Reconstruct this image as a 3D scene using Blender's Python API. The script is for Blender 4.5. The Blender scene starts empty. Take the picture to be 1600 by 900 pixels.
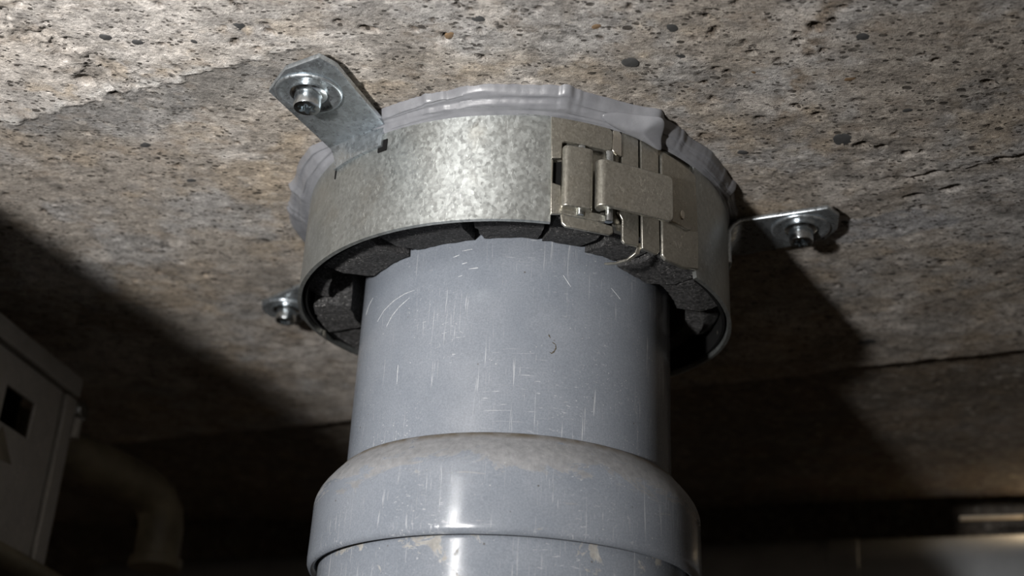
import bpy, bmesh, math, random
import numpy as np
from mathutils import Vector, Matrix

S = 0.001                       # everything below is written in millimetres
PI = math.pi
sc = bpy.context.scene
COL = sc.collection
rnd = random.Random(7)

# ------------------------------------------------------------------ camera
PITCH, ROLL, YAW, FPX = 0.4464, 0.049, -0.0049, 2000.0
def cam_dir(u, v, w):
    c, s = math.cos(ROLL), math.sin(ROLL); u, v = c*u - s*v, s*u + c*v
    c, s = math.cos(PITCH), math.sin(PITCH); w, v = c*w - s*v, s*w + c*v
    c, s = math.cos(YAW), math.sin(YAW); u, w = c*u + s*w, -s*u + c*w
    return Vector((u, w, v))
cd = bpy.data.cameras.new('camera'); cam = bpy.data.objects.new('camera', cd); COL.objects.link(cam)
R_, U_, F_ = cam_dir(1, 0, 0), cam_dir(0, 1, 0), cam_dir(0, 0, 1)
cam.matrix_world = Matrix(((R_.x, U_.x, -F_.x, 0), (R_.y, U_.y, -F_.y, -421.3*S), (R_.z, U_.z, -F_.z, -229.2*S), (0, 0, 0, 1)))
cd.sensor_width = 36; cd.lens = FPX*36/1600; cd.clip_start = 0.01; cd.clip_end = 50
cd.dof.use_dof = True; cd.dof.focus_distance = 0.40; cd.dof.aperture_fstop = 11
sc.camera = cam
# ------------------------------------------------------------------ light
w = bpy.data.worlds.new('world'); sc.world = w; w.use_nodes = True
bg = w.node_tree.nodes['Background']; bg.inputs[0].default_value = (1.0, 0.78, 0.57, 1); bg.inputs[1].default_value = 0.075
def area(name, loc, target, sx, sy, watt, col, spread=180):
    l = bpy.data.lights.new(name, 'AREA'); l.shape = 'RECTANGLE'; l.size = sx*S; l.size_y = sy*S
    l.energy = watt; l.color = col; l.spread = math.radians(spread)
    o = bpy.data.objects.new(name, l); COL.objects.link(o); o.location = Vector(loc)*S
    d = (Vector(target) - Vector(loc)).normalized()
    o.rotation_euler = d.to_track_quat('-Z', 'Y').to_euler()
    return o
area('flash_lamp', (-183, -421, -185), (-135, -40, -20), 22, 26, 1.5, (1.0, 0.975, 0.95), 122)
area('added_streak_light', (-205, -400, -62), (-14, -62, -90), 20, 110, 0.045, (1.0, 0.98, 0.96), 50)  # added light without a real source, draws the upright streak on the pipe
def point(name, loc, watt, col, r):
    l = bpy.data.lights.new(name, 'POINT'); l.energy = watt; l.color = col; l.shadow_soft_size = r*S
    o = bpy.data.objects.new(name, l); COL.objects.link(o); o.location = Vector(loc)*S
l = bpy.data.lights.new('passage_lamp', 'SPOT'); l.energy = 1.8; l.color = (1.0, 0.74, 0.45); l.shadow_soft_size = 5*S; l.spot_size = math.radians(44); l.spot_blend = .8
lo = bpy.data.objects.new('passage_lamp', l); COL.objects.link(lo); lo.location = Vector((346, 296, -14))*S
lo.rotation_euler = (Vector((303, 318, -34)) - Vector((346, 296, -14))).to_track_quat('-Z', 'Y').to_euler()
sc.view_settings.view_transform = 'Standard'; sc.view_settings.look = 'None'
sc.view_settings.exposure = 0.0; sc.view_settings.gamma = 1.0; sc.view_settings.use_curve_mapping = False

# ------------------------------------------------------------------ materials
class M:
    def __init__(s, name):
        s.m = bpy.data.materials.new(name); s.m.use_nodes = True; s.t = s.m.node_tree
        s.b = s.t.nodes['Principled BSDF']; s.co = s.t.nodes.new('ShaderNodeTexCoord')
    def n(s, kind, **kw):
        x = s.t.nodes.new('ShaderNode' + kind)
        for k, v in kw.items(): setattr(x, k, v)
        return x
    def ln(s, a, b): s.t.links.new(a, b)
    def mapped(s, scale=(1, 1, 1), rot=(0, 0, 0), src='Object'):
        m = s.n('Mapping'); m.inputs['Scale'].default_value = scale; m.inputs['Rotation'].default_value = rot
        s.ln(s.co.outputs[src], m.inputs['Vector']); return m.outputs[0]
    def noise(s, scale, detail=4, rough=0.55, vec=None, dist=0):
        x = s.n('TexNoise'); x.inputs['Scale'].default_value = scale; x.inputs['Detail'].default_value = detail
        x.inputs['Roughness'].default_value = rough; x.inputs['Distortion'].default_value = dist
        s.ln(vec if vec is not None else s.co.outputs['Object'], x.inputs['Vector']); return x.outputs['Fac']
    def voro(s, scale, vec=None, feature='F1', out='Distance'):
        x = s.n('TexVoronoi', feature=feature); x.inputs['Scale'].default_value = scale
        s.ln(vec if vec is not None else s.co.outputs['Object'], x.inputs['Vector']); return x.outputs[out]
    def ramp(s, src, stops):
        r = s.n('ValToRGB'); e = r.color_ramp.elements
        while len(e) < len(stops): e.new(0.5)
        for q, (p, c) in zip(e, stops):
            q.position = p; q.color = (c, c, c, 1) if not hasattr(c, '__len__') else (*c, 1)
        s.ln(src, r.inputs[0]); return r.outputs[0]
    def mix(s, fac, a, b, mode='MIX'):
        x = s.n('Mix', data_type='RGBA', blend_type=mode)
        for i, v in ((0, fac), (6, a), (7, b)):
            if hasattr(v, 'is_output'): s.ln(v, x.inputs[i])
            elif hasattr(v, '__len__'): x.inputs[i].default_value = (*v, 1)
            else: x.inputs[i].default_value = v if i == 0 else (v, v, v, 1)
        return x.outputs[2]
    def math(s, op, a, b=0.0):
        x = s.n('Math', operation=op)
        for sock, v in ((x.inputs[0], a), (x.inputs[1], b)):
            if hasattr(v, 'is_output'): s.ln(v, sock)
            else: sock.default_value = v
        return x.outputs[0]
    def sep(s, src='Object'):
        x = s.n('SeparateXYZ'); s.ln(s.co.outputs[src], x.inputs[0]); return x.outputs
    def set(s, **kw):
        for k, v in kw.items():
            sock = s.b.inputs[k.replace('_', ' ')]
            if hasattr(v, 'is_output'): s.ln(v, sock)
            elif hasattr(v, '__len__'): sock.default_value = (*v, 1)
            else: sock.default_value = v
        return s
    def bump(s, h, strength, dist):
        x = s.n('Bump'); x.inputs['Strength'].default_value = strength; x.inputs['Distance'].default_value = dist*S
        s.ln(h, x.inputs['Height']); s.ln(x.outputs[0], s.b.inputs['Normal']); return s

def concrete(name, use_attr=True, base=(.34, .30, .26)):
    m = M(name)
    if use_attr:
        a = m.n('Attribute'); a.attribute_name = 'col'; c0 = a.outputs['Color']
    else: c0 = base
    gv = m.mapped((.62, 1, 1), (0, 0, .415))
    n1 = m.ramp(m.noise(230, 7, .72, gv), [(.30, .50), (.5, 1.0), (.70, 1.45)])
    c = m.mix(1.0, c0, n1, 'MULTIPLY')
    n2 = m.ramp(m.noise(1150, 4, .75, gv), [(.30, .25), (.45, .88), (.57, 1.12), (.72, 1.9)])
    c = m.mix(0.9, c, n2, 'MULTIPLY')
    # faint brown and pale blotches of the cement skin
    c = m.mix(m.math('MULTIPLY', m.ramp(m.noise(95, 6, .7, gv), [(.54, 0.0), (.66, 1.0)]), .34), c, (.28, .215, .155))
    c = m.mix(m.math('MULTIPLY', m.ramp(m.noise(150, 6, .72, gv, .4), [(.57, 0.0), (.68, 1.0)]), .35), c, (.50, .475, .44))
    # pin holes: every cell holds one of its own size
    holes = None
    for sc_, k_, lo in ((420, .42, .47), (900, .52, .42)):
        x = m.n('TexVoronoi', feature='F1'); x.inputs['Scale'].default_value = sc_; m.ln(gv, x.inputs['Vector'])
        s3 = m.n('SeparateColor'); m.ln(x.outputs['Color'], s3.inputs[0])
        rad = m.math('MULTIPLY', m.math('POWER', s3.outputs[0], 3.0), k_)
        hh = m.math('SUBTRACT', 1.0, m.math('SMOOTH_MIN', 1.0, m.math('MAXIMUM', 0.0, m.math('DIVIDE', m.math('SUBTRACT', x.outputs['Distance'], rad), .06))))
        hh = m.math('MAXIMUM', 0.0, m.math('MULTIPLY', hh, m.ramp(m.noise(90 if sc_ < 500 else 140, 3, .6), [(lo, 0.0), (lo+.12, 1.0)])))
        holes = hh if holes is None else m.math('MAXIMUM', holes, hh)
    c = m.mix(m.math('MULTIPLY', holes, .88), c, (.030, .025, .020))
    g = m.ramp(m.voro(560, gv, out='Color'), [(.84, 0.0), (.90, 1.0)])
    c = m.mix(m.math('MULTIPLY', g, 0.40), c, (.52, .48, .43))
    m.set(Base_Color=c, Roughness=0.88, Specular_IOR_Level=0.25)
    h = m.math('ADD', m.noise(800, 5, .75, gv), m.math('MULTIPLY', m.noise(2400, 3, .6), .5))
    h = m.math('SUBTRACT', h, m.math('MULTIPLY', holes, .9))
    m.bump(h, 0.9, 0.65)
    return m.m
M_CON = concrete('ceiling_concrete')
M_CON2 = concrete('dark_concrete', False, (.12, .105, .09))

def galvanised(name, lo, hi, tint=(1, 1, 1), rough=(.34, .55), metal=0.75, spangle=1000, stain=0.25, rolled=0.0):
    m = M(name)
    sp = m.voro(spangle, m.mapped((1, 1, .7)), out='Color')
    nz = m.noise(90, 5, .65, dist=.6); nf = m.noise(700, 4, .7)
    f = m.math('ADD', m.math('MULTIPLY', sp, .20), m.math('ADD', m.math('MULTIPLY', nz, .38), m.math('MULTIPLY', nf, .42)))
    c = m.ramp(f, [(.25, tuple(lo*t for t in tint)), (.75, tuple(hi*t for t in tint))])
    fl = m.ramp(m.noise(650, 3, .6, m.mapped((1.0, 1.0, .45), (.5, .4, .3)), 1.4), [(.61, 0.0), (.67, 1.0)])
    c = m.mix(m.math('MULTIPLY', fl, .45), c, tuple(min(1, hi*1.35*t) for t in tint))
    dk = m.ramp(m.noise(520, 3, .7), [(.68, 0.0), (.74, 1.0)])
    c = m.mix(m.math('MULTIPLY', dk, .35), c, (.12, .11, .10))
    st = m.ramp(m.noise(55, 5, .6), [(.56, 0.0), (.72, 1.0)])
    c = m.mix(m.math('MULTIPLY', st, stain), c, (.30, .25, .17))
    r = m.ramp(m.math('ADD', m.math('MULTIPLY', nf, .6), m.math('MULTIPLY', sp, .4)), [(.3, rough[0]), (.7, rough[1])])
    m.set(Base_Color=c, Metallic=metal, Roughness=r)
    if rolled:                                   # sheet rolled along its length: highlights draw out across it
        tn = m.n('Tangent', direction_type='RADIAL', axis='Z'); m.ln(tn.outputs[0], m.b.inputs['Tangent'])
        m.set(Anisotropic=rolled, Anisotropic_Rotation=.25)
    m.bump(m.math('ADD', nz, m.math('MULTIPLY', nf, .25)), .35, .25)
    return m.m
M_BAND = galvanised('galvanised_band', .27, .64, (.95, 1.0, .985), (.33, .47), .86, rolled=.58)
M_CLASP = galvanised('clasp_steel', .30, .52, (1, .97, .86), (.32, .46), .92, 2200, .30)
M_BRK = galvanised('zinc_bracket', .40, .66, (.90, .98, 1.04), (.22, .42), .88, 800, .12)
M_EDGE = galvanised('bright_cut_edge', .60, .80, (1, .95, .85), (.2, .35), .95, 300, .1)
M_TRAY = galvanised('dull_galvanised',   .30, .50, (1, .97, .92), (.45, .65), .35, 300, .25)

def screw_mat():
    m = M('bright_zinc')
    m.set(Base_Color=m.ramp(m.noise(300, 3), [(.3, (.48, .52, .55)), (.7, (.72, .76, .78))]), Metallic=1.0,
          Roughness=m.ramp(m.noise(500, 3), [(.3, .14), (.7, .30)]))
    return m.m
M_SCREW = screw_mat()
def foam_mat():
    m = M('black_foam')
    n = m.noise(750, 5, .8)
    sp = m.ramp(m.noise(1250, 2, .6), [(.62, 0.0), (.68, 1.0)])
    c = m.ramp(n, [(.38, (.001, .001, .001)), (.64, (.085, .084, .085))])
    c = m.mix(m.math('MULTIPLY', sp, .6), c, (.36, .35, .34))
    m.set(Base_Color=c, Roughness=.72, Specular_IOR_Level=.45); m.bump(n, 1.0, 1.2)
    return m.m
M_FOAM = foam_mat()
def flat_mat(name, col, rough=.6, var=.25, scale=200, metal=0.0, bump=0.0):
    m = M(name)
    c = m.ramp(m.noise(scale, 5, .6), [(.3, tuple(k*(1-var) for k in col)), (.7, tuple(k*(1+var) for k in col))])
    m.set(Base_Color=c, Roughness=rough, Metallic=metal)
    if bump: m.bump(m.noise(scale*2, 4, .6), .5, bump)
    return m.m
M_PEB = flat_mat('dark_pebble', (.05, .05, .05), .7, .4, 600, 0, .3)
M_PEBT = flat_mat('tan_pebble', (.17, .11, .06), .7, .4, 600, 0, .3)
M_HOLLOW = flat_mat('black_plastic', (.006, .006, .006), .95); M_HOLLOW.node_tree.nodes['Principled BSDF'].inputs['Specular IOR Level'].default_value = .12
M_PIPE2 = flat_mat('brown_grey_plastic', (.17, .15, .105), .5, .35, 60)
M_PIPE3 = flat_mat('far_grey_plastic', (.26, .27, .28), .26, .15, 30)
M_STICK = flat_mat('faded_sticker', (.20, .18, .14), .7, .3, 120)
M_STRIP = flat_mat('tan_strip', (.42, .36, .28), .6, .2, 100)
M_RUST = flat_mat('tan_fleck', (.34, .23, .13), .8, .3, 200)

def sealant_mat():
    m = M('grey_sealant')
    c = m.ramp(m.noise(120, 5, .6), [(.3, (.138, .142, .155)), (.7, (.20, .205, .22))])
    d = m.ramp(m.noise(700, 3, .6), [(.66, 0.0), (.72, 1.0)])
    c = m.mix(m.math('MULTIPLY', d, .25), c, (.12, .11, .10))
    m.set(Base_Color=c, Roughness=m.ramp(m.noise(300, 4), [(.35, .28), (.65, .5)]), Specular_IOR_Level=.5)
    m.bump(m.noise(500, 4, .6), .25, .35)
    return m.m
M_SEAL = sealant_mat()

def pipe_mat(name, dust=None, splat=None):
    m = M(name)
    c = m.ramp(m.noise(60, 4, .55), [(.3, (.150, .167, .194)), (.7, (.180, .197, .224))])
    fine = m.ramp(m.noise(1800, 3, .6), [(.3, .86), (.7, 1.14)]); c = m.mix(1.0, c, fine, 'MULTIPLY')
    # scratches: hair-thin stretched streaks in three directions, kept to patches
    tot = None
    for i, (rot, sc_, th) in enumerate([((.06, .10, .2), (1500, 1500, 60), .665), ((.5, .75, .6), (45, 1300, 1300), .675), ((.3, -.45, .3), (1300, 1300, 45), .67)]):
        s_ = m.ramp(m.noise(1.0, 2, .5, m.mapped(sc_, rot), .9), [(th-.03, 0.0), (th+.03, 1.0)])
        k_ = m.ramp(m.noise(34 + 9*i, 3, .6), [(.48, 0.0), (.60, 1.0)])
        q = m.math('MULTIPLY', s_, k_); tot = q if tot is None else m.math('MAXIMUM', tot, q)
    c = m.mix(m.math('MULTIPLY', tot, .45), c, (.46, .47, .48))
    sp = m.ramp(m.voro(150, out='Distance'), [(.035, 1.0), (.06, 0.0)])
    spk = m.ramp(m.noise(70, 2), [(.50, 0.0), (.56, 1.0)])
    c = m.mix(m.math('MULTIPLY', m.math('MULTIPLY', sp, spk), .8), c, (.07, .06, .05))
    wsp = m.ramp(m.voro(330, out='Distance'), [(.05, 1.0), (.09, 0.0)])
    c = m.mix(m.math('MULTIPLY', m.math('MULTIPLY', wsp, m.ramp(m.noise(50, 3), [(.46, 0.0), (.6, 1.0)])), .5), c, (.52, .52, .50))
    rough = m.ramp(m.noise(220, 4, .6), [(.3, .15), (.7, .22)])
    if dust:                                   # dry dust lying on the sloping shoulder
        z = m.sep()[2]
        g = m.n('MapRange'); m.ln(z, g.inputs[0])
        for i, v in enumerate((dust[0]*S, dust[1]*S, 0, 1)): g.inputs[i+1].default_value = v
        d = m.math('ADD', m.math('MULTIPLY', m.noise(55, 8, .75, m.mapped((1, 1, 3.0)), .8), 1.5), m.math('MULTIPLY', g.outputs[0], .42))
        f = m.ramp(d, [(.95, 0.0), (1.10, .30), (1.4, .62)])
        dc = m.ramp(m.noise(420, 5, .7), [(.3, (.12, .115, .11)), (.7, (.25, .245, .24))])
        c = m.mix(f, c, dc); rough = m.mix(f, rough, .85)
        g2 = m.n('MapRange'); m.ln(z, g2.inputs[0])
        for i, v in enumerate((13.6*S, 15.4*S, 0, 1)): g2.inputs[i+1].default_value = v
        f2 = m.math('MULTIPLY', g2.outputs[0], m.ramp(m.noise(160, 4, .6), [(.36, .35), (.6, 1.0)]))
        c = m.mix(f2, c, (.085, .07, .05))
    if splat:                                  # dried mortar splashes
        z = m.sep()[2]
        g = m.n('MapRange'); m.ln(z, g.inputs[0])
        for i, v in enumerate((splat[0]*S, splat[1]*S, 0, .20)): g.inputs[i+1].default_value = v
        d = m.math('ADD', m.noise(95, 8, .7, None, .9), g.outputs[0])
        f = m.ramp(d, [(.70, 0.0), (.73, 1.0)])
        c = m.mix(m.math('MULTIPLY', f, .62), c, m.ramp(m.noise(400, 4), [(.3, (.20, .18, .15)), (.7, (.40, .38, .33))]))
        rough = m.mix(f, rough, .85)
    m.set(Base_Color=c, Roughness=rough, Specular_IOR_Level=.5)
    m.bump(m.math('ADD', m.noise(45, 3), m.math('MULTIPLY', tot, -.4)), .12, .35)
    return m.m
M_PIPE = pipe_mat('grey_plastic_pipe')

# ------------------------------------------------------------------ object helpers
def empty(name, loc, label, cat):
    o = bpy.data.objects.new(name, None); COL.objects.link(o); o.empty_display_size = .02
    o.location = Vector(loc)*S; o['label'] = label; o['category'] = cat
    return o
def wloc(o):
    v = Vector(o.location)
    while o.parent: o = o.parent; v += o.location
    return v
def link(o, parent, wpos):
    COL.objects.link(o)
    if parent is not None: o.parent = parent; o.location = Vector(wpos) - wloc(parent)
    else: o.location = wpos
def obj(name, V, F, mat, parent=None, smooth=True, label=None, bevel=0, seg=2, origin=None, angle=35):
    """V in world millimetres; origin is put at the centre of the piece"""
    V = np.asarray(V, float)
    c = (V.min(0) + V.max(0))/2 if origin is None else np.array(origin, float)
    me = bpy.data.meshes.new(name); me.from_pydata(((V - c)*S).tolist(), [], [list(map(int, f)) for f in F]); me.update()
    me.materials.append(mat)
    bm = bmesh.new(); bm.from_mesh(me); bmesh.ops.recalc_face_normals(bm, faces=bm.faces); bm.to_mesh(me); bm.free()
    if smooth:
        me.polygons.foreach_set('use_smooth', [True]*len(me.polygons)); me.set_sharp_from_angle(angle=math.radians(angle))
    o = bpy.data.objects.new(name, me); link(o, parent, Vector(c*S))
    if bevel:
        b = o.modifiers.new('bevel', 'BEVEL'); b.width = bevel*S; b.segments = seg; b.limit_method = 'ANGLE'; b.angle_limit = math.radians(40)
        b.harden_normals = False
    if label: o['label'] = label
    return o
def thing(o, label, cat, group=None):
    o['label'] = label; o['category'] = cat
    if group: o['group'] = group
    return o
def lathe(profile, c=(0, 0), n=160, closed=False):
    V, F = [], []; k = len(profile)
    for i in range(n):
        a = 2*PI*i/n
        for r, z in profile: V.append((c[0] + r*math.sin(a), c[1] - r*math.cos(a), z))
    for i in range(n):
        j = (i+1) % n
        for q in range(k if closed else k-1):
            p = (q+1) % k; F.append((i*k+q, j*k+q, j*k+p, i*k+p))
    return V, F
def box(x0, x1, y0, y1, z0, z1):
    V = [(x, y, z) for x in (x0, x1) for y in (y0, y1) for z in (z0, z1)]
    return V, [(0, 1, 3, 2), (4, 6, 7, 5), (0, 4, 5, 1), (2, 3, 7, 6), (0, 2, 6, 4), (1, 5, 7, 3)]
def obox(p, u, v, w_):
    p, u, v, w_ = map(np.array, (p, u, v, w_))
    V = [p + a*u + b*v + c*w_ for a in (0, 1) for b in (0, 1) for c in (0, 1)]
    return V, [(0, 1, 3, 2), (4, 6, 7, 5), (0, 4, 5, 1), (2, 3, 7, 6), (0, 2, 6, 4), (1, 5, 7, 3)]
def tube(path, r, n=24, cap=True):
    P = [np.array(p, float) for p in path]; V, F = [], []
    t0 = P[1]-P[0]; t0 /= np.linalg.norm(t0); a = np.array([0, 0, 1.]) if abs(t0[2]) < .9 else np.array([1., 0, 0])
    nrm = np.cross(t0, a); nrm /= np.linalg.norm(nrm)
    for i, p in enumerate(P):
        t = P[min(i+1, len(P)-1)] - P[max(i-1, 0)]; t /= np.linalg.norm(t)
        nrm = nrm - t*(nrm @ t); nrm /= np.linalg.norm(nrm); b = np.cross(t, nrm)
        rr = r[i] if hasattr(r, '__len__') else r
        for k in range(n):
            q = 2*PI*k/n; V.append(p + rr*(math.cos(q)*nrm + math.sin(q)*b))
    for i in range(len(P)-1):
        for k in range(n):
            l = (k+1) % n; F.append((i*n+k, i*n+l, (i+1)*n+l, (i+1)*n+k))
    if cap: F.append(tuple(range(n))[::-1]); F.append(tuple((len(P)-1)*n + k for k in range(n)))
    return V, F

# ------------------------------------------------------------------ numpy noise
_rs = np.random.RandomState(11); _T = _rs.rand(256, 256)
def vnoise(x, y):
    xi = np.floor(x).astype(int); yi = np.floor(y).astype(int); fx = x-xi; fy = y-yi
    fx = fx*fx*fx*(fx*(fx*6-15)+10); fy = fy*fy*fy*(fy*(fy*6-15)+10)
    a = _T[xi & 255, yi & 255]; b = _T[(xi+1) & 255, yi & 255]; c = _T[xi & 255, (yi+1) & 255]; d = _T[(xi+1) & 255, (yi+1) & 255]
    return (a*(1-fx)+b*fx)*(1-fy) + (c*(1-fx)+d*fx)*fy
def fbm(x, y, sc_, oct_=4, gain=.5, seed=0):
    s, a, t = 0, 1, 0; x = x/sc_ + seed*17.3; y = y/sc_ + seed*9.7
    for o in range(oct_):
        s = s + a*vnoise(x, y); t += a; a *= gain; x = x*2.03 + 3.1; y = y*2.03 + 1.7
    return s/t
def sst(x, a, b):
    t = np.clip((x-a)/(b-a), 0, 1); return t*t*(3-2*t)

# ------------------------------------------------------------------ ceiling
def axis_pts(segs):
    out = [segs[0][0]]
    for a, b, s0, s1 in segs:
        x = a
        while x < b - .5*s0:
            x += s0 + (s1-s0)*(x-a)/(b-a); out.append(min(x, b))
        out[-1] = b
    return np.array(out)
gx = axis_pts([(-1400, -420, 70, 20), (-420, -260, 14, 2), (-260, 260, .85, .85), (260, 420, 1.2, 12), (420, 1400, 20, 70)])
gy = axis_pts([(-1500, -220, 80, 12), (-220, -150, 8, .6), (-150, 20, .58, .75), (20, 360, .9, 1.9), (360, 470, 2.5, 8), (470, 900, 20, 60)])
X, Y = np.meshgrid(gx, gy)
Z = -0.0*X
DIRX, DIRY = .915, -.403                        # run of the form boards
al = X*DIRX + Y*DIRY                            # along the boards
ac = -X*DIRY + Y*DIRX                           # across the boards
Z += 2.2*(fbm(X, Y, 90, 3, .5, 1)-.5)
Z += .9*(fbm(al*.5, ac, 14, 3, .5, 2)-.5)
rough_mask = sst(fbm(X, Y, 45, 3, .5, 3), .42, .62)
Z += (.25 + .45*rough_mask)*(fbm(X, Y, 3.2, 3, .6, 4)-.5)
Z += .40*rough_mask*(fbm(X, Y, 1.3, 2, .5, 5)-.5)
# colour fields (worn cement skin, sand coloured patches, stains)
col = np.zeros(X.shape + (3,))
c_base = np.array([.325, .292, .256]); c_light = np.array([.52, .485, .45]); c_tan = np.array([.385, .315, .235])
c_dark = np.array([.165, .152, .138]); c_brown = np.array([.165, .120, .078]); c_grey = np.array([.36, .352, .345])
def blend(c, f): 
    global col
    f = np.clip(f, 0, 1)[..., None]; col = col*(1-f) + c*f
col += c_base
blend(c_light, .75*sst(fbm(X, Y, 38, 4, .55, 6), .50, .66))
blend(c_grey, .70*sst(fbm(X, Y, 30, 4, .55, 7), .52, .68))
blend(c_tan, .55*sst(fbm(X, Y, 26, 5, .6, 8), .56, .72))
blend(c_dark, .50*sst(fbm(X, Y, 22, 5, .6, 9), .58, .72))
# upper board line: thicker pale skin on the near side at the left, its ragged edge standing proud
wob = 7*(fbm(al, al*0, 18, 5, .65, 10)-.5) + 5*(fbm(X, Y, 5, 4, .65, 11)-.5)
e1 = Y - (-53 - .45*(X+177)) + wob*1.3
fade = 1 - sst(X, -85, -45)
near = 1 - sst(e1, -.8, 1.2)
Z -= .75*near*fade
blend(c_light*1.06, .78*near*fade*(.5+.5*sst(fbm(X, Y, 14, 4, .6, 12), .3, .6)))
blend(np.array([.17, .165, .158]), .72*(1-near)*fade*(1-sst(e1, 8, 34))*sst(fbm(X, Y, 20, 3, .5, 13), .2, .5))
blend(np.array([.56, .55, .53]), .7*fade*np.exp(-((e1+2.2)/2.0)**2)*sst(fbm(X, Y, 9, 3, .6, 14), .35, .55))
blend(c_tan*1.1, .6*fade*sst(-e1, 2, 8)*(1-sst(-e1, 14, 22))*sst(fbm(X, Y, 9, 4, .6, 15), .52, .62))
# crack and ledge on the right
e2 = Y - (-38 - .50*(X-122)) + wob*.8
f2 = sst(X, 112, 165)
crack = np.exp(-(e2/1.5)**2)*f2*sst(fbm(X, Y, 7, 3, .6, 16), .34, .50)
Z += 4.0*crack; blend(c_brown*.45, .9*crack)
Z += .9*sst(e2, 0, 2)*f2; blend(c_tan*.8, .45*f2*np.exp(-((e2-4)/5)**2))
blend(np.array([.33, .335, .35]), .7*sst(.5*fbm(X, Y, 10, 3, .6, 17) - (((X-132)/27)**2 + ((Y+7+.35*(X-132))/9)**2)*.18, .02, .12))
# joint where the old dirty boards begin, lying a little higher
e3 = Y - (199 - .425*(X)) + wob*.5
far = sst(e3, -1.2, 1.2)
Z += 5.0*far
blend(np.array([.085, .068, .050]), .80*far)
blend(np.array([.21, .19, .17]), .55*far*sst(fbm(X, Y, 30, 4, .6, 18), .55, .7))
# brown run of damp down the slab on the right, with broken-out pores
e4 = X - (82 + 9*(fbm(Y, Y*0, 30, 3, .5, 19)-.5)) - .05*(Y+110)
blend(c_brown, .75*np.exp(-(e4/4.5)**2)*(1-sst(Y, -95, -55))*sst(fbm(X, Y, 6, 4, .6, 20), .38, .56))
blend(c_tan*.95, .5*np.exp(-((np.hypot(X, Y+5)-92)/7)**2)*sst(fbm(X, Y, 12, 4, .6, 21), .42, .58))
blend(c_brown*1.1, .35*sst(Y, 0, 120)*sst(fbm(X, Y, 30, 4, .6, 30), .4, .65))
e6 = Y - (338 - .311*(X-290))
Z += 60*sst(e6, -1, 2)
# near left corner: broken honeycombed concrete running along the slab
e5 = (X+150) - .62*(Y+110) + 6*(fbm(Y, X, 12, 3, .6, 22)-.5)
hc = np.exp(-(e5/10)**2)*(1-sst(Y, -78, -62))
Z += 1.5*hc*sst(fbm(X, Y, 4.5, 3, .6, 23), .42, .58); blend(np.array([.20, .18, .16]), .5*hc*sst(fbm(X, Y, 6, 3, .6, 24), .45, .6))
# cavities
def pit(px, py, r, depth, ell=1.0, ang=0.0, dark=.8, cc=None):
    global Z, col
    R = r*max(ell, 1)*1.6 + 1
    i0, i1 = np.searchsorted(gx, [px-R, px+R]); j0, j1 = np.searchsorted(gy, [py-R, py+R])
    if i1-i0 < 2 or j1-j0 < 2: return
    xs, ys = X[j0:j1, i0:i1]-px, Y[j0:j1, i0:i1]-py
    u = (xs*math.cos(ang)+ys*math.sin(ang))/ell; v = -xs*math.sin(ang)+ys*math.cos(ang)
    d = np.hypot(u, v)/r + .35*(fbm(xs+px, ys+py, r*1.1+.4, 2, .5, 25)-.5)
    f = 1-sst(d, .72, 1.0); Z[j0:j1, i0:i1] += depth*f
    g = (dark*f)[..., None]; q = c_brown*.35 if cc is None else np.array(cc)
    col[j0:j1, i0:i1] = col[j0:j1, i0:i1]*(1-g) + q*g
rp = random.Random(5)
made = 0
while made < 1500:
    px = rp.uniform(-250, 250); py = -148 + 420*rp.random()**1.7
    if np.hypot(px, py+5) < 80: continue
    k = float(fbm(np.array([px]), np.array([py]), 32, 3, .6, 26)[0])
    if rp.random() > (k-.30)*2.4: continue
    r = .40 + 1.05*rp.random()**3.5
    pit(px, py, r, r*.8, 1+rp.random()*.6, rp.gauss(-.4, .6), .55+.35*rp.random()); made += 1
for px, py, r, e, a in [(-47.5, -113, 2.6, 2.2, .2), (-56, -116, 2.2, 1.3, 0), (-25, -112, 2.0, 1, 0), (-152, -86, 2.6, 1.2, .5), (-141, -80, 3.2, 1.5, .4), (-133, -72, 2.6, 1.6, 0),
                        (82, -124, 3.0, 1.4, .8), (86, -127, 2.0, 1.2, 0), (75.5, -75, 2.2, 1.5, 0), (85, -83, 2.0, 1.6, -.3), (93, -79, 2.2, 1.6, -.4), (111, -63, 2.6, 1.8, -.3), (118, -62, 2.4, 1.5, -.3),
                        (127, -59, 2.2, 1.4, 0), (66, -110, 1.8, 1.4, 0), (57, -101, 1.7, 1.3, 0), (61, -99, 1.6, 1.6, 0), (53, -118, 1.6, 1.3, 0), (-106, -30, 1.8, 1.4, 0), (-78, -113, 2.0, 1.3, .3),
                        (140, -100, 2.6, 1.8, .2), (121, -110, 2.0, 1.3, 0), (150, -36, 3.2, 2.2, -.45), (138, -30, 2.6, 2.4, -.45), (165, 20, 2.4, 1.6, 0), (-130, 60, 2.4, 1.5, 0)]:
    pit(px, py, r*.72, r*.7, e*.85, a, .8)
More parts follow.
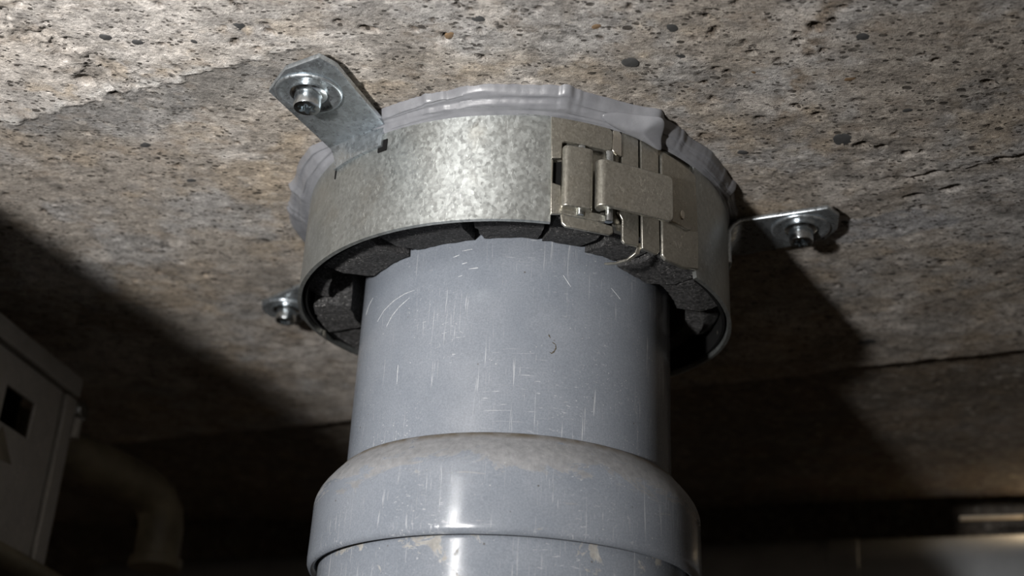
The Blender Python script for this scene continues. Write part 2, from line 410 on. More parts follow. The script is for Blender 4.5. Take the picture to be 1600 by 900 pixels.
# the slab is cast round the pipe: hole hidden behind collar and sealant
nx, ny = len(gx), len(gy)
Vc = np.stack([X, Y, Z + .9], -1).reshape(-1, 3)*S
idx = np.arange(nx*ny).reshape(ny, nx)
quads = np.stack([idx[:-1, :-1], idx[1:, :-1], idx[1:, 1:], idx[:-1, 1:]], -1).reshape(-1, 4)
cx = (X[:-1, :-1] + X[1:, 1:])/2; cy = (Y[:-1, :-1] + Y[1:, 1:])/2
quads = quads[(np.hypot(cx, cy) > 58.5).reshape(-1)]
me = bpy.data.meshes.new('ceiling')
me.vertices.add(len(Vc)); me.vertices.foreach_set('co', Vc.ravel())
me.loops.add(len(quads)*4); me.loops.foreach_set('vertex_index', quads.ravel().astype(np.int32))
me.polygons.add(len(quads)); me.polygons.foreach_set('loop_start', np.arange(0, len(quads)*4, 4, dtype=np.int32))
me.polygons.foreach_set('use_smooth', np.ones(len(quads), bool))
me.update(calc_edges=True)
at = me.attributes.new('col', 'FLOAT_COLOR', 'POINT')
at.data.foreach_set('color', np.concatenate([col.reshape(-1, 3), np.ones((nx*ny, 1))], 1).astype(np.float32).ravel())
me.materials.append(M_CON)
ceiling = bpy.data.objects.new('ceiling', me); COL.objects.link(ceiling); ceiling['kind'] = 'structure'
def ceil_z(px, py):
    i = min(max(np.searchsorted(gx, px), 0), nx-1); j = min(max(np.searchsorted(gy, py), 0), ny-1); return float(Z[j, i]) + .9
# pebbles of the aggregate that lie open in the surface
def pebble_mesh(seed, mat):
    r_ = random.Random(seed); n = 14; V, F = [], []
    rad = [1 + .16*math.sin(2*PI*i/n*2 + seed) + r_.uniform(-.07, .07) for i in range(n)]
    for k, (s_, z) in enumerate([(1.0, .45), (1.0, .0), (.85, -.08), (.42, -.12)]):
        for i in range(n):
            a = 2*PI*i/n; V.append((rad[i]*s_*math.cos(a)*S, rad[i]*s_*math.sin(a)*S, z*S))
    for k in range(3):
        for i in range(n): F.append((k*n+i, k*n+(i+1) % n, (k+1)*n+(i+1) % n, (k+1)*n+i))
    F.append(tuple(3*n+i for i in range(n)))
    m_ = bpy.data.meshes.new('pebble'); m_.from_pydata(V, [], F); m_.update(); m_.materials.append(mat)
    m_.polygons.foreach_set('use_smooth', [True]*len(F)); return m_
PM = [pebble_mesh(i, M_PEB) for i in range(3)] + [pebble_mesh(9, M_PEBT)]
PEB = [(105, -65, 3.7, 1.0, 0), (40.4, -120.3, 2.2, 1.0, 0), (30.8, -102.6, 2.4, 1, 1), (-86.4, -112.7, 2.3, 1, 2), (45.6, -107.7, 2.1, 1, 1), (68.1, -99.6, 1.7, 1, 3), (96.6, -120.3, 2.2, .8, 0), (75.8, -74.7, 1.4, .8, 2),
       (155.7, 99.8, 4.0, .8, 1), (73.3, -54.2, 1.8, .7, 0), (-130.2, -42.1, 2.6, .6, 2), (-23.6, -112.1, 1.6, .8, 3), (19.3, -119.4, 1.5, .8, 3), (-118.3, -102.4, 1.6, .8, 2), (-127.5, -104.3, 1.7, .8, 0),
       (-120, -18, 1.8, .7, 1), (98, -99, 1.7, .7, 3), (-101, -104, 1.2, .9, 1), (120, -84, 1.5, .8, 2), (-15, -121, 1.8, .9, 1)]
for px, py, r, e, k in PEB:
    o = bpy.data.objects.new('pebble', PM[k]); o.scale = (r, r*e*1.15, max(1.0, r*.45)); o.rotation_euler.z = rnd.uniform(-.6, .2)
    COL.objects.link(o); o.parent = ceiling; o.location = (px*S, py*S, (ceil_z(px, py)+.05)*S)

# ------------------------------------------------------------------ far wall, beam, added shadow blocker
def struct(name, VF, mat, **kw):
    o = obj(name, *VF, mat, None, smooth=False, **kw); o['kind'] = 'structure'; return o
dB = np.array([.955, -.297, 0]); nB = np.array([.297, .955, 0])
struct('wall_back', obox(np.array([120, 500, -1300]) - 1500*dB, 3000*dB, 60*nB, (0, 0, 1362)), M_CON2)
blocker = [(-249, -2.5), (-193, -55.5), (-143, -102), (-143, -150), (-300, -400), (-900, -400), (-900, -2.5)]  # added slab out of view, outline shaped to throw the left ceiling shadow
V = [(x, y, z) for y in (-122, -113) for x, z in blocker]; n = len(blocker)
F = [tuple(range(n)), tuple(range(n, 2*n))] + [(i, (i+1) % n, n+(i+1) % n, n+i) for i in range(n)]
struct('shadow_blocker_left', (V, F), M_CON2)
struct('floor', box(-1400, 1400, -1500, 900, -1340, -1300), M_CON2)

# ------------------------------------------------------------------ drain pipe
pipe = empty('drain_pipe', (0, 0, -1300), 'grey plastic drain pipe rising through the middle into the concrete ceiling', 'pipe')
V, F = lathe([(55, 3), (55, -20), (55, -60), (55, -106)]); obj('pipe_wall', V, F, M_PIPE, pipe)
prof = [(55.1, -102.6), (56.6, -102.7), (57.3, -103.3), (57.8, -104.0), (59.8, -106.2), (61.8, -108.7), (63.2, -110.9), (63.9, -112.6), (64.2, -113.6), (64.35, -114.4), (64.4, -119), (64.5, -127), (64.6, -132.2), (64.5, -133.8), (64.0, -135.0), (63.2, -135.5), (62.3, -135.2), (61.7, -134.2), (61.4, -132)]
V, F = lathe(prof, n=200); obj('pipe_socket', V, F, pipe_mat('dusty_socket_plastic', dust=(-1, 9)), pipe, angle=50)
# single scratches that show in the photograph, thin ribbons on the wall of the pipe
M_SCR = flat_mat('pale_scratch', (.40, .41, .42), .6, .4, 900); M_DIRT = flat_mat('dark_dirt', (.055, .045, .03), .9, .4, 600)
def ribbon(name, pts, wd, mat, label):
    pts = np.array(pts, float); n_ = (len(pts)-1)*6 + 1; q = np.linspace(0, len(pts)-1, n_)
    A = np.interp(q, range(len(pts)), pts[:, 0]); Zz = np.interp(q, range(len(pts)), pts[:, 1]); V, F = [], []
    for i in range(n_):
        da = (A[min(i+1, n_-1)]-A[max(i-1, 0)])*.96; dz = Zz[min(i+1, n_-1)]-Zz[max(i-1, 0)]; l_ = math.hypot(da, dz) or 1
        h = wd*(.35 + .65*math.sin(PI*(i+.3)/n_))*(.6+.8*rnd.random())/2
        for s_, r in ((-1, 54.97), (0, 55.06), (1, 54.97)):
            a = math.radians(A[i] - s_*h*dz/l_/.96); V.append((r*math.sin(a), -r*math.cos(a), Zz[i] + s_*h*da/l_))
    for i in range(n_-1):
        for k in range(2): F.append((3*i+k, 3*i+k+1, 3*i+k+4, 3*i+k+3))
    obj(name, V, F, mat, pipe, label=label)
for pts in ([(-57.2, -56.5), (-53.3, -53.8), (-47.9, -52.0), (-42.3, -51.0), (-37.6, -50.8)], [(-50.7, -60.4), (-48.2, -57.5), (-44.4, -55.1), (-39.7, -53.1)], [(-70.1, -49.4), (-67.7, -47.0), (-63.4, -45.5)],
            [(-19.7, -39.9), (-16.1, -39.6)], [(-22.9, -41.8), (-20.6, -41.2)], [(-19.4, -44.6), (-17.6, -44.3)], [(-20.5, -49.1), (-19.1, -48.8)], [(-17.0, -46.7), (-13.7, -46.5)],
            [(-42.2, -82.8), (-42.4, -76.2)], [(15.2, -47.6), (18.0, -51.2)], [(33.6, -47.8), (37.9, -50.7)]):
    ribbon('scratch', pts, .34, M_SCR, 'pale scratch in the grey pipe wall')
for pts in ([(10.8, -68.8), (11.5, -70.1)], [(12.0, -71.3), (13.3, -72.0), (13.5, -73.2), (12.9, -74.4), (12.1, -75.2), (11.4, -74.8)]):
    ribbon('dirt_mark', pts, .6, M_DIRT, 'dark dirt mark on the pipe wall')
V, F = lathe([(60.9, -128), (60.9, -150), (60.9, -220), (60.9, -1300)], n=160); obj('lower_pipe', V, F, pipe_mat('splashed_plastic', splat=(560, 586)), pipe)

# ------------------------------------------------------------------ sealant
CC = (-.9, -4.9)
def cyl(az, r, z):
    a = math.radians(az); return (CC[0] + r*math.sin(a), CC[1] - r*math.cos(a), z)
tab = [(-180, 83), (-150, 84), (-130, 86), (-110, 89), (-100, 88.5), (-92, 85.5), (-85, 84.5), (-75, 82.6), (-67, 83), (-60, 83), (-55, 80), (-44, 79.5), (-32, 80.2), (-25, 80.8), (-17, 82.2), (-10, 84.2), (-2, 82.9), (7, 84.5), (14, 83), (19, 82.6), (25, 82.4), (29, 84), (31.3, 86.6), (33.5, 81.5), (39, 81.3), (46, 79.6), (51, 80.8), (59, 80.3), (69, 80), (80, 79.5), (110, 81), (150, 82), (180, 83)]
NA, NR = 900, 22
azs = np.linspace(-180, 180, NA, endpoint=False)
ro = np.interp(azs, [t[0] for t in tab], [t[1] for t in tab])
kk = np.exp(-(np.arange(-12, 13)/4.5)**2); kk /= kk.sum()
ro = np.convolve(np.concatenate([ro[-12:], ro, ro[:12]]), kk, 'valid')
ro = ro + 1.2*(fbm(azs, azs*0, 7.0, 5, .55, 40)-.5) + 1.6*np.maximum(0, fbm(azs, azs*0, 6, 3, .6, 41)-.62)*4
V, F = [], []
brk = np.maximum(np.exp(-((azs+46)/11)**4), np.maximum(np.exp(-((azs-91)/13)**4), np.exp(-((azs+132)/14)**4)))
for i, a in enumerate(azs):
    for j in range(NR):
        t = j/(NR-1)
        r = ro[i] + (76.0-ro[i])*t
        z = .9 - 1.4*min(1, t*9) - 5.6*(t**.75)
        rid = (fbm(np.array([a*.035 + 1.2*t]), np.array([t*7 + .02*a]), 1.0, 3, .5, 42)[0]-.5)
        z -= 2.4*rid*math.sin(PI*min(1, t*1.05))*(1-.5*brk[i])
        z = z*(1-brk[i]) + max(z, -1.8)*brk[i] if t < .8 else z
        g = math.exp(-((a-30)/5.0)**2)
        z -= 2.2*g*math.exp(-((t-.55)/.4)**2)
        V.append(cyl(a, r, z))
for i in range(NA):
    k = (i+1) % NA
    for j in range(NR-1): F.append((i*NR+j, k*NR+j, k*NR+j+1, i*NR+j+1))
seal = obj('sealant_ring', V, F, M_SEAL, None, angle=60)
thing(seal, 'smeared ring of grey sealant between the steel collar and the ceiling', 'sealant')
# torn flap of sealant that hangs over the clasp
fl = [(22, 81.5, -2.2), (27, 83, -2.4), (31.2, 87.6, -2.6), (33.4, 83, -4.2), (34.2, 79.5, -6.0), (36.3, 77.6, -8.2), (34.6, 77.4, -9.0), (31.0, 77.0, -7.3), (25.5, 76.8, -6.4), (20, 77.5, -5.6), (17, 79.5, -3.6)]
Vf = [cyl(*p) for p in fl]; cen = np.mean(Vf, 0) + np.array([.3, -.9, -1.3])
mid = [tuple(np.array(p)*.45 + cen*.55) for p in Vf]
n = len(fl); V = Vf + mid + [tuple(cen)]
F = [(i, (i+1) % n, n+(i+1) % n, n+i) for i in range(n)] + [(n+i, n+(i+1) % n, 2*n) for i in range(n)]
fo = obj('torn_flap', V, F, M_SEAL, seal, angle=180)
m_ = fo.modifiers.new('solid', 'SOLIDIFY'); m_.thickness = .9*S; m_.offset = 0
m_ = fo.modifiers.new('sub', 'SUBSURF'); m_.levels = 3; m_.render_levels = 3

# ------------------------------------------------------------------ fire collar
collar = empty('fire_collar', (CC[0], CC[1], 0), 'galvanised steel fire collar ring with clasp, fixed under the ceiling round the pipe', 'collar')
def rim_z(az):                                   # the lower rim hangs slightly lower on the clasp side
    return -43.4 - 3.6*float(sst(np.array(az), 12, 46)) + 4.6*float(sst(np.array(abs(az)), 75, 150))
def sheet(name, poly, r, th, mat, parent, step=1.2, bevel=.35, label=None, slope=0.0, flat=None):
    """a plate cut to poly [(az deg, z)], rolled to radius r, th thick outwards; flat=az keeps it plane, tangent there"""
    bm = bmesh.new()
    vs = [bm.verts.new((a, z, 0)) for a, z in poly]; bm.faces.new(vs)
    lo, hi = min(p[0] for p in poly), max(p[0] for p in poly)
    k = int((hi-lo)/step)
    if flat is None:
        for i in range(1, k+1):
            x = lo + (hi-lo)*i/(k+1)
            bmesh.ops.bisect_plane(bm, geom=bm.verts[:]+bm.edges[:]+bm.faces[:], plane_co=(x, 0, 0), plane_no=(1, 0, 0), dist=1e-4)
    ret = bmesh.ops.extrude_face_region(bm, geom=bm.faces[:])
    for e in ret['geom']:
        if isinstance(e, bmesh.types.BMVert): e.co.z = 1
    bm.verts.index_update(); V = []
    for v in bm.verts:
        rr = r + th*v.co.z + slope*(v.co.x-lo)
        if flat is None: V.append(cyl(v.co.x, rr, v.co.y))
        else:
            a = math.radians(v.co.x-flat); q = r*math.tan(a); f = math.radians(flat); d = rr
            V.append((CC[0] + d*math.sin(f) + q*math.cos(f), CC[1] - d*math.cos(f) + q*math.sin(f), v.co.y))
    F = [[v.index for v in f.verts] for f in bm.faces]; bm.free()
    return obj(name, V, F, mat, parent, bevel=bevel, label=label, angle=30)
def rpoly(a0, a1, z0, z1, ra=.8, rz=1.0):        # rounded rectangle, z0 top, z1 bottom
    out = []
    for (ca, cz, s0) in ((a1-ra, z0-rz, 90), (a0+ra, z0-rz, 180), (a0+ra, z1+rz, 270), (a1-ra, z1+rz, 0)):
        for q in (0, 30, 60, 90):
            t = math.radians(s0+q-(90 if s0 in (90,) else 90) + (0)); t = math.radians({90: 0, 180: 90, 270: 180, 0: 270}[s0] + q)
            out.append((ca + ra*math.cos(t), cz + rz*math.sin(t)))
    return out
# main band: inner ring all the way round, thick outer sheet from the back to the clasp
def band(name, a0, a1, ri, ro_, ztop, zfun, mat, n, lip=0.0, label=None):
    V, F = [], []
    closed = abs((a1-a0)-360) < 1e-6
    m = n if closed else n+1
    for i in range(m):
        a = a0 + (a1-a0)*i/n; zb = zfun(((a+180) % 360)-180)
        prof = [(ri, ztop), (ro_, ztop), (ro_, ztop-6), (ro_, (ztop+zb)/2), (ro_, zb+2.2), (ro_+lip*.6, zb+1.0), (ro_+lip, zb), (ri+lip, zb-.15), (ri, zb+1.5), (ri, (ztop+zb)/2)]
        V += [cyl(a, r, z) for r, z in prof]
    k = 10
    for i in range(n):
        j = (i+1) % m
        for q in range(k): F.append((i*k+q, j*k+q, j*k+(q+1) % k, i*k+(q+1) % k))
    if not closed: F.append(tuple(range(k))); F.append(tuple(n*k+q for q in range(k)))
    return obj(name, V, F, mat, parent=collar, label=label, angle=40)
band('collar_band', 49.2, 367.4, 74.9, 76.2, -4.2, rim_z, M_BAND, 240, lip=.25)
band('inner_band', 6, 51, 73.6, 75.2, -4.4, lambda a: -37.5 if a < 24 else -41.5, M_CLASP, 40)
sheet('top_seam_strip', [(-20, -3.2), (6.4, -3.4), (6.4, -6.0), (-12, -5.5), (-20, -4.6)], 76.2, .5, M_BAND, collar, 2, .15, label='thin lighter strip along the top edge of the band')
# slots beside the left bracket
def slot(a0, a1, z0, z1): return sheet('slot', rpoly(a0, a1, z0, z1, .25, .4), 75.9, .45, M_HOLLOW, collar, 1, 0, label='dark punched slot in the band')
slot(-37.6, -34.6, -8.4, -12.8); slot(-54.6, -53.9, -9.0, -14.0)

band('foam_liner', 52, 366, 73.2, 74.2, -6, lambda a: rim_z(a)+1.2, M_HOLLOW, 160, label='black liner inside the steel band')
# ---- clasp
sheet('clasp_arm', [(6.6, -6.4), (10.8, -6.6), (15.6, -6.8), (21.0, -7.0), (21.7, -7.9), (21.7, -13.8), (21.2, -14.9), (19.7, -15.3), (15.2, -15.1), (10.2, -14.9), (9.4, -15.6), (9.3, -21.1), (7.0, -21.5)], 76.4, 1.2, M_CLASP, collar, label='upper arm of the clasp plate')
sheet('clasp_arm', [(7.0, -21.7), (7.5, -22.2), (7.5, -30.3), (9.5, -30.9), (9.8, -37.3), (10.4, -38.1), (13.1, -38.2), (20.0, -38.5), (20.6, -39.3), (20.4, -40.9), (17.8, -41.3), (9.6, -40.8), (7.2, -41.2)], 76.4, 1.2, M_CLASP, collar, label='lower arm of the clasp plate')
sheet('clasp_lower_tab', [(9.4, -41.2), (13.0, -41.6), (17.6, -41.6), (21.8, -42.2), (22.0, -44.4), (21.1, -45.5), (15.2, -45.6), (10.6, -45.3), (9.7, -44.3)], 77.2, 1.1, M_CLASP, collar)
sheet('clasp_notch', [(7.4, -22.2), (9.6, -21.4), (9.6, -31.4), (7.4, -30.5)], 75.3, .5, M_HOLLOW, collar, bevel=0, label='dark notch beside the hinge loop')
# hinge loop: a strip rolled over, round on both long edges
def rolled(name, a0, a1, z0, z1, r, depth, mat, flat, bulge=.0, both=True, tail=None):
    f = math.radians(flat); x0 = r*math.tan(math.radians(a0-flat)); x1 = r*math.tan(math.radians(a1-flat))
    prof = []                                     # (tangential, outward)
    h = depth/2
    for q in range(0, 181, 20): t = math.radians(270-q); prof.append((x0 + h + h*math.cos(t), h + h*math.sin(t)))
    if both:
        for q in range(0, 181, 20): t = math.radians(90-q); prof.append((x1 - h + h*math.cos(t), h + h*math.sin(t)))
    else:
        prof += [(x1, depth + tail), (x1, depth - 1.3 + tail), (x0 + 2*h, depth-1.3)]
    V, F = [], []; k = len(prof)
    for z in (z0, z1):
        for x_, d in prof: V.append((CC[0] + (r+d)*math.sin(f) + x_*math.cos(f), CC[1] - (r+d)*math.cos(f) + x_*math.sin(f), z))
    for i in range(k): F.append((i, (i+1) % k, k+(i+1) % k, k+i))
    F.append(tuple(range(k))); F.append(tuple(k+i for i in range(k)))
    if not both:                                  # round the two free corners of the plate
        bm = bmesh.new(); vs = [bm.verts.new(v) for v in V]
        for f in F: bm.faces.new([vs[i] for i in f])
        bm.verts.ensure_lookup_table(); i1, i2 = len(prof)-3, len(prof)-2
        es = [bm.edges.get((vs[i1+o], vs[i2+o])) for o in (0, k)]
        bmesh.ops.bevel(bm, geom=es, offset=1.9, segments=5, affect='EDGES', profile=.5)
        bm.verts.index_update(); V = [tuple(v.co) for v in bm.verts]; F = [[v.index for v in f.verts] for f in bm.faces]; bm.free()
    return obj(name, V, F, mat, collar, bevel=.4, angle=35)
rolled('hinge_loop', 9.3, 16.6, -17.8, -39.2, 76.8, 3.6, M_CLASP, 13, both=True)
rolled('clasp_lever', 16.9, 36.0, -21.2, -37.6, 76.6, 5.0, M_CLASP, 22.5, both=False, tail=0.2)
# pins
V, F = tube([cyl(20.6, 78.6, -16.5), cyl(20.6, 78.6, -41.2)], 1.25, 14); obj('hinge_pin', V, F, M_SCREW, collar)
V, F = tube([cyl(14, 77.6, -16.0), cyl(14, 77.6, -40.6)], 1.2, 14); obj('hinge_pin', V, F, M_SCREW, collar)
sheet('clasp_clip', [(21.9, -7.1), (23.5, -6.9), (24.2, -8.0), (24.2, -15.9), (22.9, -15.8), (21.7, -14.6)], 76.6, .9, M_EDGE, collar, bevel=.4, label='bright worn clip beside the clasp arm')
P3 = .9
sheet('clasp_strip', [(24.6, -6.4), (29.2, -6.9), (29.3, -45.7), (25.5, -46.0), (24.9, -45.2), (24.9, -38.0), (24.2, -36.5), (23.6, -36.0), (23.6, -35.0), (24.6, -34.5)], 75.6, 1.1, M_CLASP, collar, bevel=.3)
sheet('clasp_strip', [(29.8, -6.9), (34.7, -6.7), (35.3, -7.5), (35.5, -45.0), (34.7, -46.3), (30.3, -45.9)], 75.6, 1.2, M_CLASP, collar, bevel=.3)
sheet('clasp_end_plate', [(35.9, -9.6), (36.7, -8.0), (42.8, -8.7), (48.9, -9.7), (49.6, -32.6), (49.4, -44.3), (44.0, -46.8), (37.3, -47.0), (36.1, -45.8)], 75.7, 1.5, M_CLASP, collar, bevel=.4)
sheet('clasp_catch', [(38.0, -24.0), (42.6, -23.5), (45.6, -24.8), (46.2, -26.0), (46.3, -30.7), (45.3, -32.7), (44.2, -33.2), (38.0, -33.2)], 77.2, .9, M_CLASP, collar, bevel=.3, label='rounded catch plate under the end of the lever')
dv = sheet('catch_dimple', rpoly(41.4, 42.8, -27.3, -30.6, .65, 1.4), 78.0, .5, M_EDGE, collar, 1, .2, label='raised oval dimple on the catch plate')
# strip end folded in under the foam
pth = [cyl(30.2, 75.9, -44.6), cyl(29.8, 75.0, -47.4), cyl(29.0, 72.0, -48.8), cyl(27.8, 67.5, -48.6), cyl(26.6, 63.2, -47.4)]
V, F = [], []
for p in pth:
    p = np.array(p); 
    for dx, dz in ((-.7, 0), (.7, 0), (.7, .7), (-.7, .7)): V.append(p + np.array([dx*.9, dx*.35, dz]))
for i in range(len(pth)-1):
    for k in range(4): F.append((i*4+k, i*4+(k+1) % 4, i*4+4+(k+1) % 4, i*4+4+k))
F += [(0, 1, 2, 3), (len(pth)*4-4, len(pth)*4-3, len(pth)*4-2, len(pth)*4-1)]
obj('folded_tab', V, F, M_CLASP, collar, bevel=.2, label='narrow strip end folded inwards across the foam')
V, F = tube([cyl(-108, 74.6, -32), cyl(-108, 74.0, -40), cyl(-107.4, 73.4, -43)], .7, 10); obj('wire_tab', V, F, M_EDGE, collar, label='small bright wire end inside the rim at the left')
V, F = tube([cyl(93, 74.4, -34), cyl(93, 74.0, -39.0), cyl(92, 73.6, -43)], .6, 10); obj('wire_tab', V, F, M_EDGE, collar, label='small bright wire end inside the rim at the right')

# ---- intumescent foam blocks inside the ring
def foam(a0, a1, r0, r1, ztop, zbot, tilt=0.0, seed=0, chamf=3.0, rot=None, shift=(0, 0, 0), drop=0.0):
    na, nr, nz = 12, 7, 7
    def r_in(a):                                  # never inside the pipe, which stands a little off centre
        d = np.array([math.sin(math.radians(a)), -math.cos(math.radians(a))]); b = np.dot(CC, d)
        return max(r0, -b + math.sqrt(b*b - (CC[0]**2 + CC[1]**2) + 55.7**2))
    bm = bmesh.new(); r_ = random.Random(seed)
    G = {}
    def P(i, j, k):
        a = a0 + (a1-a0)*i/na; t = j/nr; r = r_in(a) + (r1-r_in(a))*t
        lim = zbot + tilt*t + drop*(i/na) + (chamf*max(0, (t-.58)/.42) if chamf else 0)
        z = ztop + (lim-ztop)*k/nz
        return np.array(cyl(a, r, z))
    def vert(i, j, k):
        if (i, j, k) not in G:
            p = P(i, j, k)
            n1 = fbm(np.array([p[0]*1.3+seed*5]), np.array([p[1]+p[2]*1.7]), 3.0, 3, .6, 50)[0]-.5
            n2 = fbm(np.array([p[0]+p[2]*1.5]), np.array([p[1]*1.2+seed*3]), 3.4, 3, .6, 51)[0]-.5
            c0 = np.array([CC[0], CC[1], p[2]]); d = p - c0; d /= np.linalg.norm(d)
            p = p + d*(.9*n1) + np.array([0, 0, .9*n2]) + np.array([-d[1], d[0], 0])*(.8*(n1+n2))
            if p[2] < 0 and np.hypot(p[0], p[1]) < 55.5: p[:2] *= 55.5/np.hypot(p[0], p[1])
            G[(i, j, k)] = bm.verts.new(p)
        return G[(i, j, k)]
    for i in range(na):
        for j in range(nr):
            for k in (0, nz): bm.faces.new([vert(i, j, k), vert(i+1, j, k), vert(i+1, j+1, k), vert(i, j+1, k)])
    for i in range(na):
        for k in range(nz):
            for j in (0, nr): bm.faces.new([vert(i, j, k), vert(i+1, j, k), vert(i+1, j, k+1), vert(i, j, k+1)])
    for j in range(nr):
        for k in range(nz):
            for i in (0, na): bm.faces.new([vert(i, j, k), vert(i, j+1, k), vert(i, j+1, k+1), vert(i, j, k+1)])
    bm.verts.index_update()
    V = np.array([v.co[:] for v in bm.verts]); F = [[v.index for v in f.verts] for f in bm.faces]; bm.free()
    if rot is not None:
        c = V.mean(0); Rm = np.array(Matrix.Rotation(rot[0], 3, Vector(rot[1]))); V = (V-c) @ Rm.T + c
    V = V + np.array(shift)
    obj('foam_block', V, F, M_FOAM, collar, angle=28)
foam(-66, -43.6, 50, 72.4, -10, -38.0, -3.0, 1)
foam(-40.4, -15.6, 50, 72.8, -10, -36.6, -4.6, 2)
foam(-12.0, 7.4, 50, 73.0, -10, -36.2, -5.0, 3)
foam(9.4, 23.2, 50, 72.6, -10, -36.6, -5.4, 4)
foam(25.6, 37.2, 50, 72.6, -10, -38.0, -5.6, 5)
foam(38.4, 55.6, 53, 72.6, -10, -40.4, -4.6, 6)
foam(56.6, 76, 58, 72, -10, -41.4, -3.0, 7)
foam(77, 98, 61, 72.4, -10, -40.0, -1.5, 8)
foam(-86, -75, 66.0, 73.0, -12, -38.5, 0.5, 9, chamf=1)
foam(-107, -89, 58.5, 71.5, -12, -40.5, -1.0, 10, chamf=0)
foam(-128, -109, 58, 72.0, -12, -39.0, -1, 11, chamf=0)
foam(-150, -131, 59, 72.6, -12, -38.0, .5, 12)
foam(-176, -153, 59, 72.6, -12, -37.5, .5, 13)
foam(100, 122, 62, 72.4, -12, -38.0, .5, 14)
foam(124, 150, 60, 72.4, -12, -37.0, .5, 15)
foam(153, 178, 59, 72.4, -12, -37.0, .5, 16)

# ---- brackets with washer and anchor screw
def bracket(az, half, A, B, tipA, tipB, cut, screw, zp, label, zlow=-11.0, head_z=-9.5, qa=.3, qb=.3):
    """A,B: inner corners of the foot plate, tipA,tipB outer corners (mm, in plan), cut = length of the corner chamfer"""
    A, B, tA, tB = [np.array(p, float) for p in (A, B, tipA, tipB)]
    rows, NW = [], 12
    for z, r in ((zlow, 76.6), ((zlow-6)/2, 76.6), (-7.0, 76.7)):
        rows.append([np.array(cyl(az - half + 2*half*i/NW, r, z)) for i in range(NW+1)])
    base = rows[-1]
    ln = lambda p, q, t: p*(1-t) + q*t
    plate0 = [np.array([*ln(A, B, i/NW), zp]) for i in range(NW+1)]
    for t in (.3, .6, .85):                       # bend
        rows.append([ln(base[i], plate0[i], t) + np.array([0, 0, .9*math.sin(PI*t)*(zp+7)/4]) for i in range(NW+1)])
    rows.append(plate0)
    L = np.linalg.norm((tA+tB)/2 - (A+B)/2); w = np.linalg.norm(tB-tA)
    for t in (.08, .3, .55, 1-cut/L):
        rows.append([np.array([*ln(ln(A, tA, t), ln(B, tB, t), i/NW), zp]) for i in range(NW+1)])
    rows.append([np.array([*ln(tA, tB, qa + (1-qa-qb)*i/NW), zp]) for i in range(NW+1)])
    V = [p for r in rows for p in r]; m = NW+1
    F = [(i*m+k, i*m+k+1, (i+1)*m+k+1, (i+1)*m+k) for i in range(len(rows)-1) for k in range(NW)]
    b = obj('fixing_bracket', V, F, M_BRK, collar, label=label, angle=40)
    s_ = b.modifiers.new('solid', 'SOLIDIFY'); s_.thickness = 1.7*S; s_.offset = 0
    bv = b.modifiers.new('bevel', 'BEVEL'); bv.width = .45*S; bv.segments = 2; bv.limit_method = 'ANGLE'; bv.angle_limit = math.radians(50)
    sx, sy = screw; z0 = zp - .9
    V, F = lathe([(4.0, z0+.3), (10.2, z0+.2), (10.6, z0-.25), (10.4, z0-.75), (9.8, z0-.95), (8.8, z0-.55), (7.4, z0-.2), (5.6, z0-.15), (3.5, z0-.1)], (sx, sy), 48)
    obj('washer', V, F, M_BRK, b, angle=60)
    # screw: collar, neck and head with a six-lobed socket
    V, F = lathe([(5.9, z0-.1), (5.9, z0-.8), (5.2, z0-1.3), (4.4, z0-1.5), (4.3, head_z+.9), (4.1, head_z+.2), (3.6, head_z)], (sx, sy), 48)
    n = 48; V = list(V); k = 7
    ring = [i*k+k-1 for i in range(n)]
    def lob(i, s_, z): a = 2*PI*i/n; r = s_*(2.35 + .65*math.cos(6*a)); return (sx + r*math.sin(a), sy - r*math.cos(a), z)
    o1 = len(V); V += [lob(i, 1.0, head_z-.02) for i in range(n)]
    o2 = len(V); V += [lob(i, .92, head_z+2.4) for i in range(n)]
    o3 = len(V); V.append((sx, sy, head_z+2.7))
    for i in range(n):
        j = (i+1) % n
        F += [(ring[i], ring[j], o1+j, o1+i), (o1+i, o1+j, o2+j, o2+i), (o2+i, o2+j, o3)]
    obj('anchor_screw', V, F, M_SCREW, b, angle=40)
    return b
bracket(-45, 9.0, (-65.5, -52.0), (-45.0, -66.0), (-83.8, -90), (-60.5, -105), 6.5, (-68.3, -84.5), -2.6, 'front left fixing bracket standing out over the ceiling', qa=.42, qb=.10)
bracket(92, 8.6, (80.5, -14.5), (85.5, 12.0), (112.5, -28.5), (116.5, -5.0), 4.5, (102.0, -11.5), -2.6, 'right fixing bracket in the shade', zlow=-20)
bracket(-132, 9.0, (-63.0, 56.0), (-70, 38.5), (-100, 102.0), (-112.0, 80.0), 4.0, (-99.0, 82.0), -2.6, 'rear left fixing bracket seen past the rim')

# ------------------------------------------------------------------ background: cable tray, conduit, far pipe
tray = empty('cable_tray', (-228, 80, -100), 'dull galvanised cable tray end with square cut-out at the left edge', 'cable tray')
d0 = np.array([11., 61., 0]); d0 /= np.linalg.norm(d0); n0 = np.array([d0[1], -d0[0], 0])     # n0 faces the pipe side
p1 = np.array([-213., 156., 0]); L = 190
def tp(u, n_, z): return p1 - d0*u + n0*n_ + np.array([0, 0, z])       # u backwards from the far end
def tbox(u0, u1, n0_, n1_, z0, z1): return obox(tp(u0, n0_, z0), tp(u1, n0_, z0)-tp(u0, n0_, z0), tp(u0, n1_, z0)-tp(u0, n0_, z0), (0, 0, z1-z0))
V, F = [], []
us, zs = [3, 24, 49, L], [-100, -51, -34.5, -20]
for n_ in (0, -2):
    for u in us:
        for z in zs: V.append(tp(u, n_, z))
g = lambda l, i, j: l*16 + i*4 + j
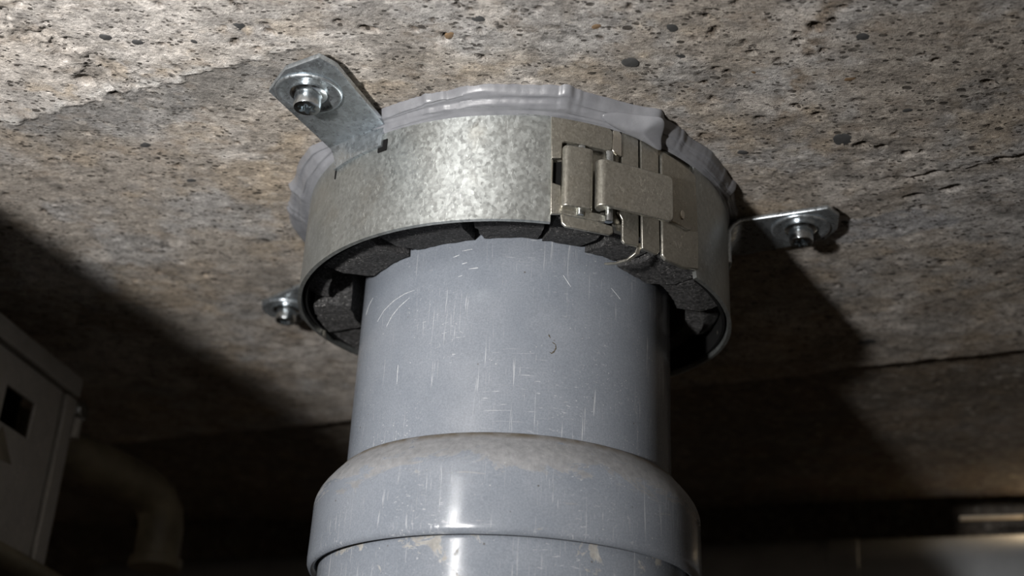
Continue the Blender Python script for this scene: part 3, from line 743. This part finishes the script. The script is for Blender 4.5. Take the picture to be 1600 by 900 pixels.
for i in range(3):
    for j in range(3):
        if (i, j) == (1, 1): continue
        F += [(g(0, i, j), g(0, i+1, j), g(0, i+1, j+1), g(0, i, j+1)), (g(1, i, j), g(1, i, j+1), g(1, i+1, j+1), g(1, i+1, j))]
ring = [(1, 1), (2, 1), (2, 2), (1, 2)]
F += [(g(0, *ring[k]), g(0, *ring[(k+1) % 4]), g(1, *ring[(k+1) % 4]), g(1, *ring[k])) for k in range(4)]
outer = [(i, 0) for i in range(3)] + [(3, j) for j in range(3)] + [(i, 3) for i in range(3, 0, -1)] + [(0, j) for j in range(3, 0, -1)]
F += [(g(0, *outer[k]), g(0, *outer[(k+1) % 12]), g(1, *outer[(k+1) % 12]), g(1, *outer[k])) for k in range(12)]
obj('side_panel', V, F, M_TRAY, tray, smooth=False, bevel=.6)
obj('top_rail', *tbox(-8, L, -22, 3, -19.2, -9.5), M_TRAY, tray, smooth=False, bevel=.8)
obj('end_post', *tbox(-9, 1, -3, 1.5, -104, -20), M_TRAY, tray, smooth=False, bevel=.8)
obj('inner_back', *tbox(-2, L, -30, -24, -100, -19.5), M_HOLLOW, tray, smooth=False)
V, F = tube([tp(-13, -2, -24), tp(-13, 3.5, -24)], 4.6, 12); obj('bolt', V, F, M_SCREW, tray, bevel=.5)
V, F = tube([tp(-13, 0, -28), tp(-13, 0, -38)], 3, 12); obj('bolt_shank', V, F, M_TRAY, tray)
tri = [(57, -68), (33, -66), (46, -52.5)]
V = [tp(u, .25, z) for u, z in tri] + [tp(u, .05, z) for u, z in tri]
obj('warning_sticker', V, [(0, 1, 2), (3, 5, 4), (0, 3, 4, 1), (1, 4, 5, 2), (2, 5, 3, 0)], M_STICK, tray, smooth=False, label='faded triangular sticker under the cut-out')
obj('rust_fleck', *tbox(52, 60, 0, .5, -84, -74), M_RUST, tray, bevel=1.5, label='tan fleck on the tray side')

V, F = tube([(-246, 172, -32), (-228, 195, -34), (-205, 225, -37), (-194, 240, -39.5), (-188, 248, -44), (-185, 252, -51), (-184, 253, -59), (-184, 253, -74)], 11.8, 28)
con = obj('conduit_run', V, F, M_PIPE2, None)
thing(con, 'brownish conduit running behind the cable tray and bending down at an elbow', 'conduit')
V, F = tube([(-184, 253, -74), (-184, 253, -80)], 14, 28); obj('coupling', V, F, M_PIPE2, con, bevel=1)
V, F = tube([tp(150, 8, -104), tp(60, 8, -106.5), tp(20, 8, -107.5), tp(-40, 8, -109.5)], 4.6, 16)
thing(obj('thin_conduit', V, F, M_PIPE2, None), 'thin brown conduit crossing below the cable tray in the bottom left corner', 'conduit')

thing(obj('edge_strip', *obox(np.array([271, 325, -11]), 36*dB, 5*nB, (0, 0, 1.6)), M_STRIP, None, bevel=.3), 'thin tan strip lit above the far pipe in the bottom right corner', 'strip')
def hp(s_): return np.array([-296, 514, -55.]) + s_*np.array([597, -187, 0])
V, F = tube([hp(.02), hp(.03), hp(.2), hp(.5), hp(.8), hp(1.5)], [30, 35, 35, 35, 35, 35], 64)
fp = obj('far_pipe', V, F, M_PIPE3, None); thing(fp, 'large grey pipe lying across the dark background at the bottom of the frame', 'pipe')
V, F = tube([hp(.83), hp(.86)], 35.5, 64); obj('joint_ring', V, F, M_PIPE3, fp, bevel=.8)
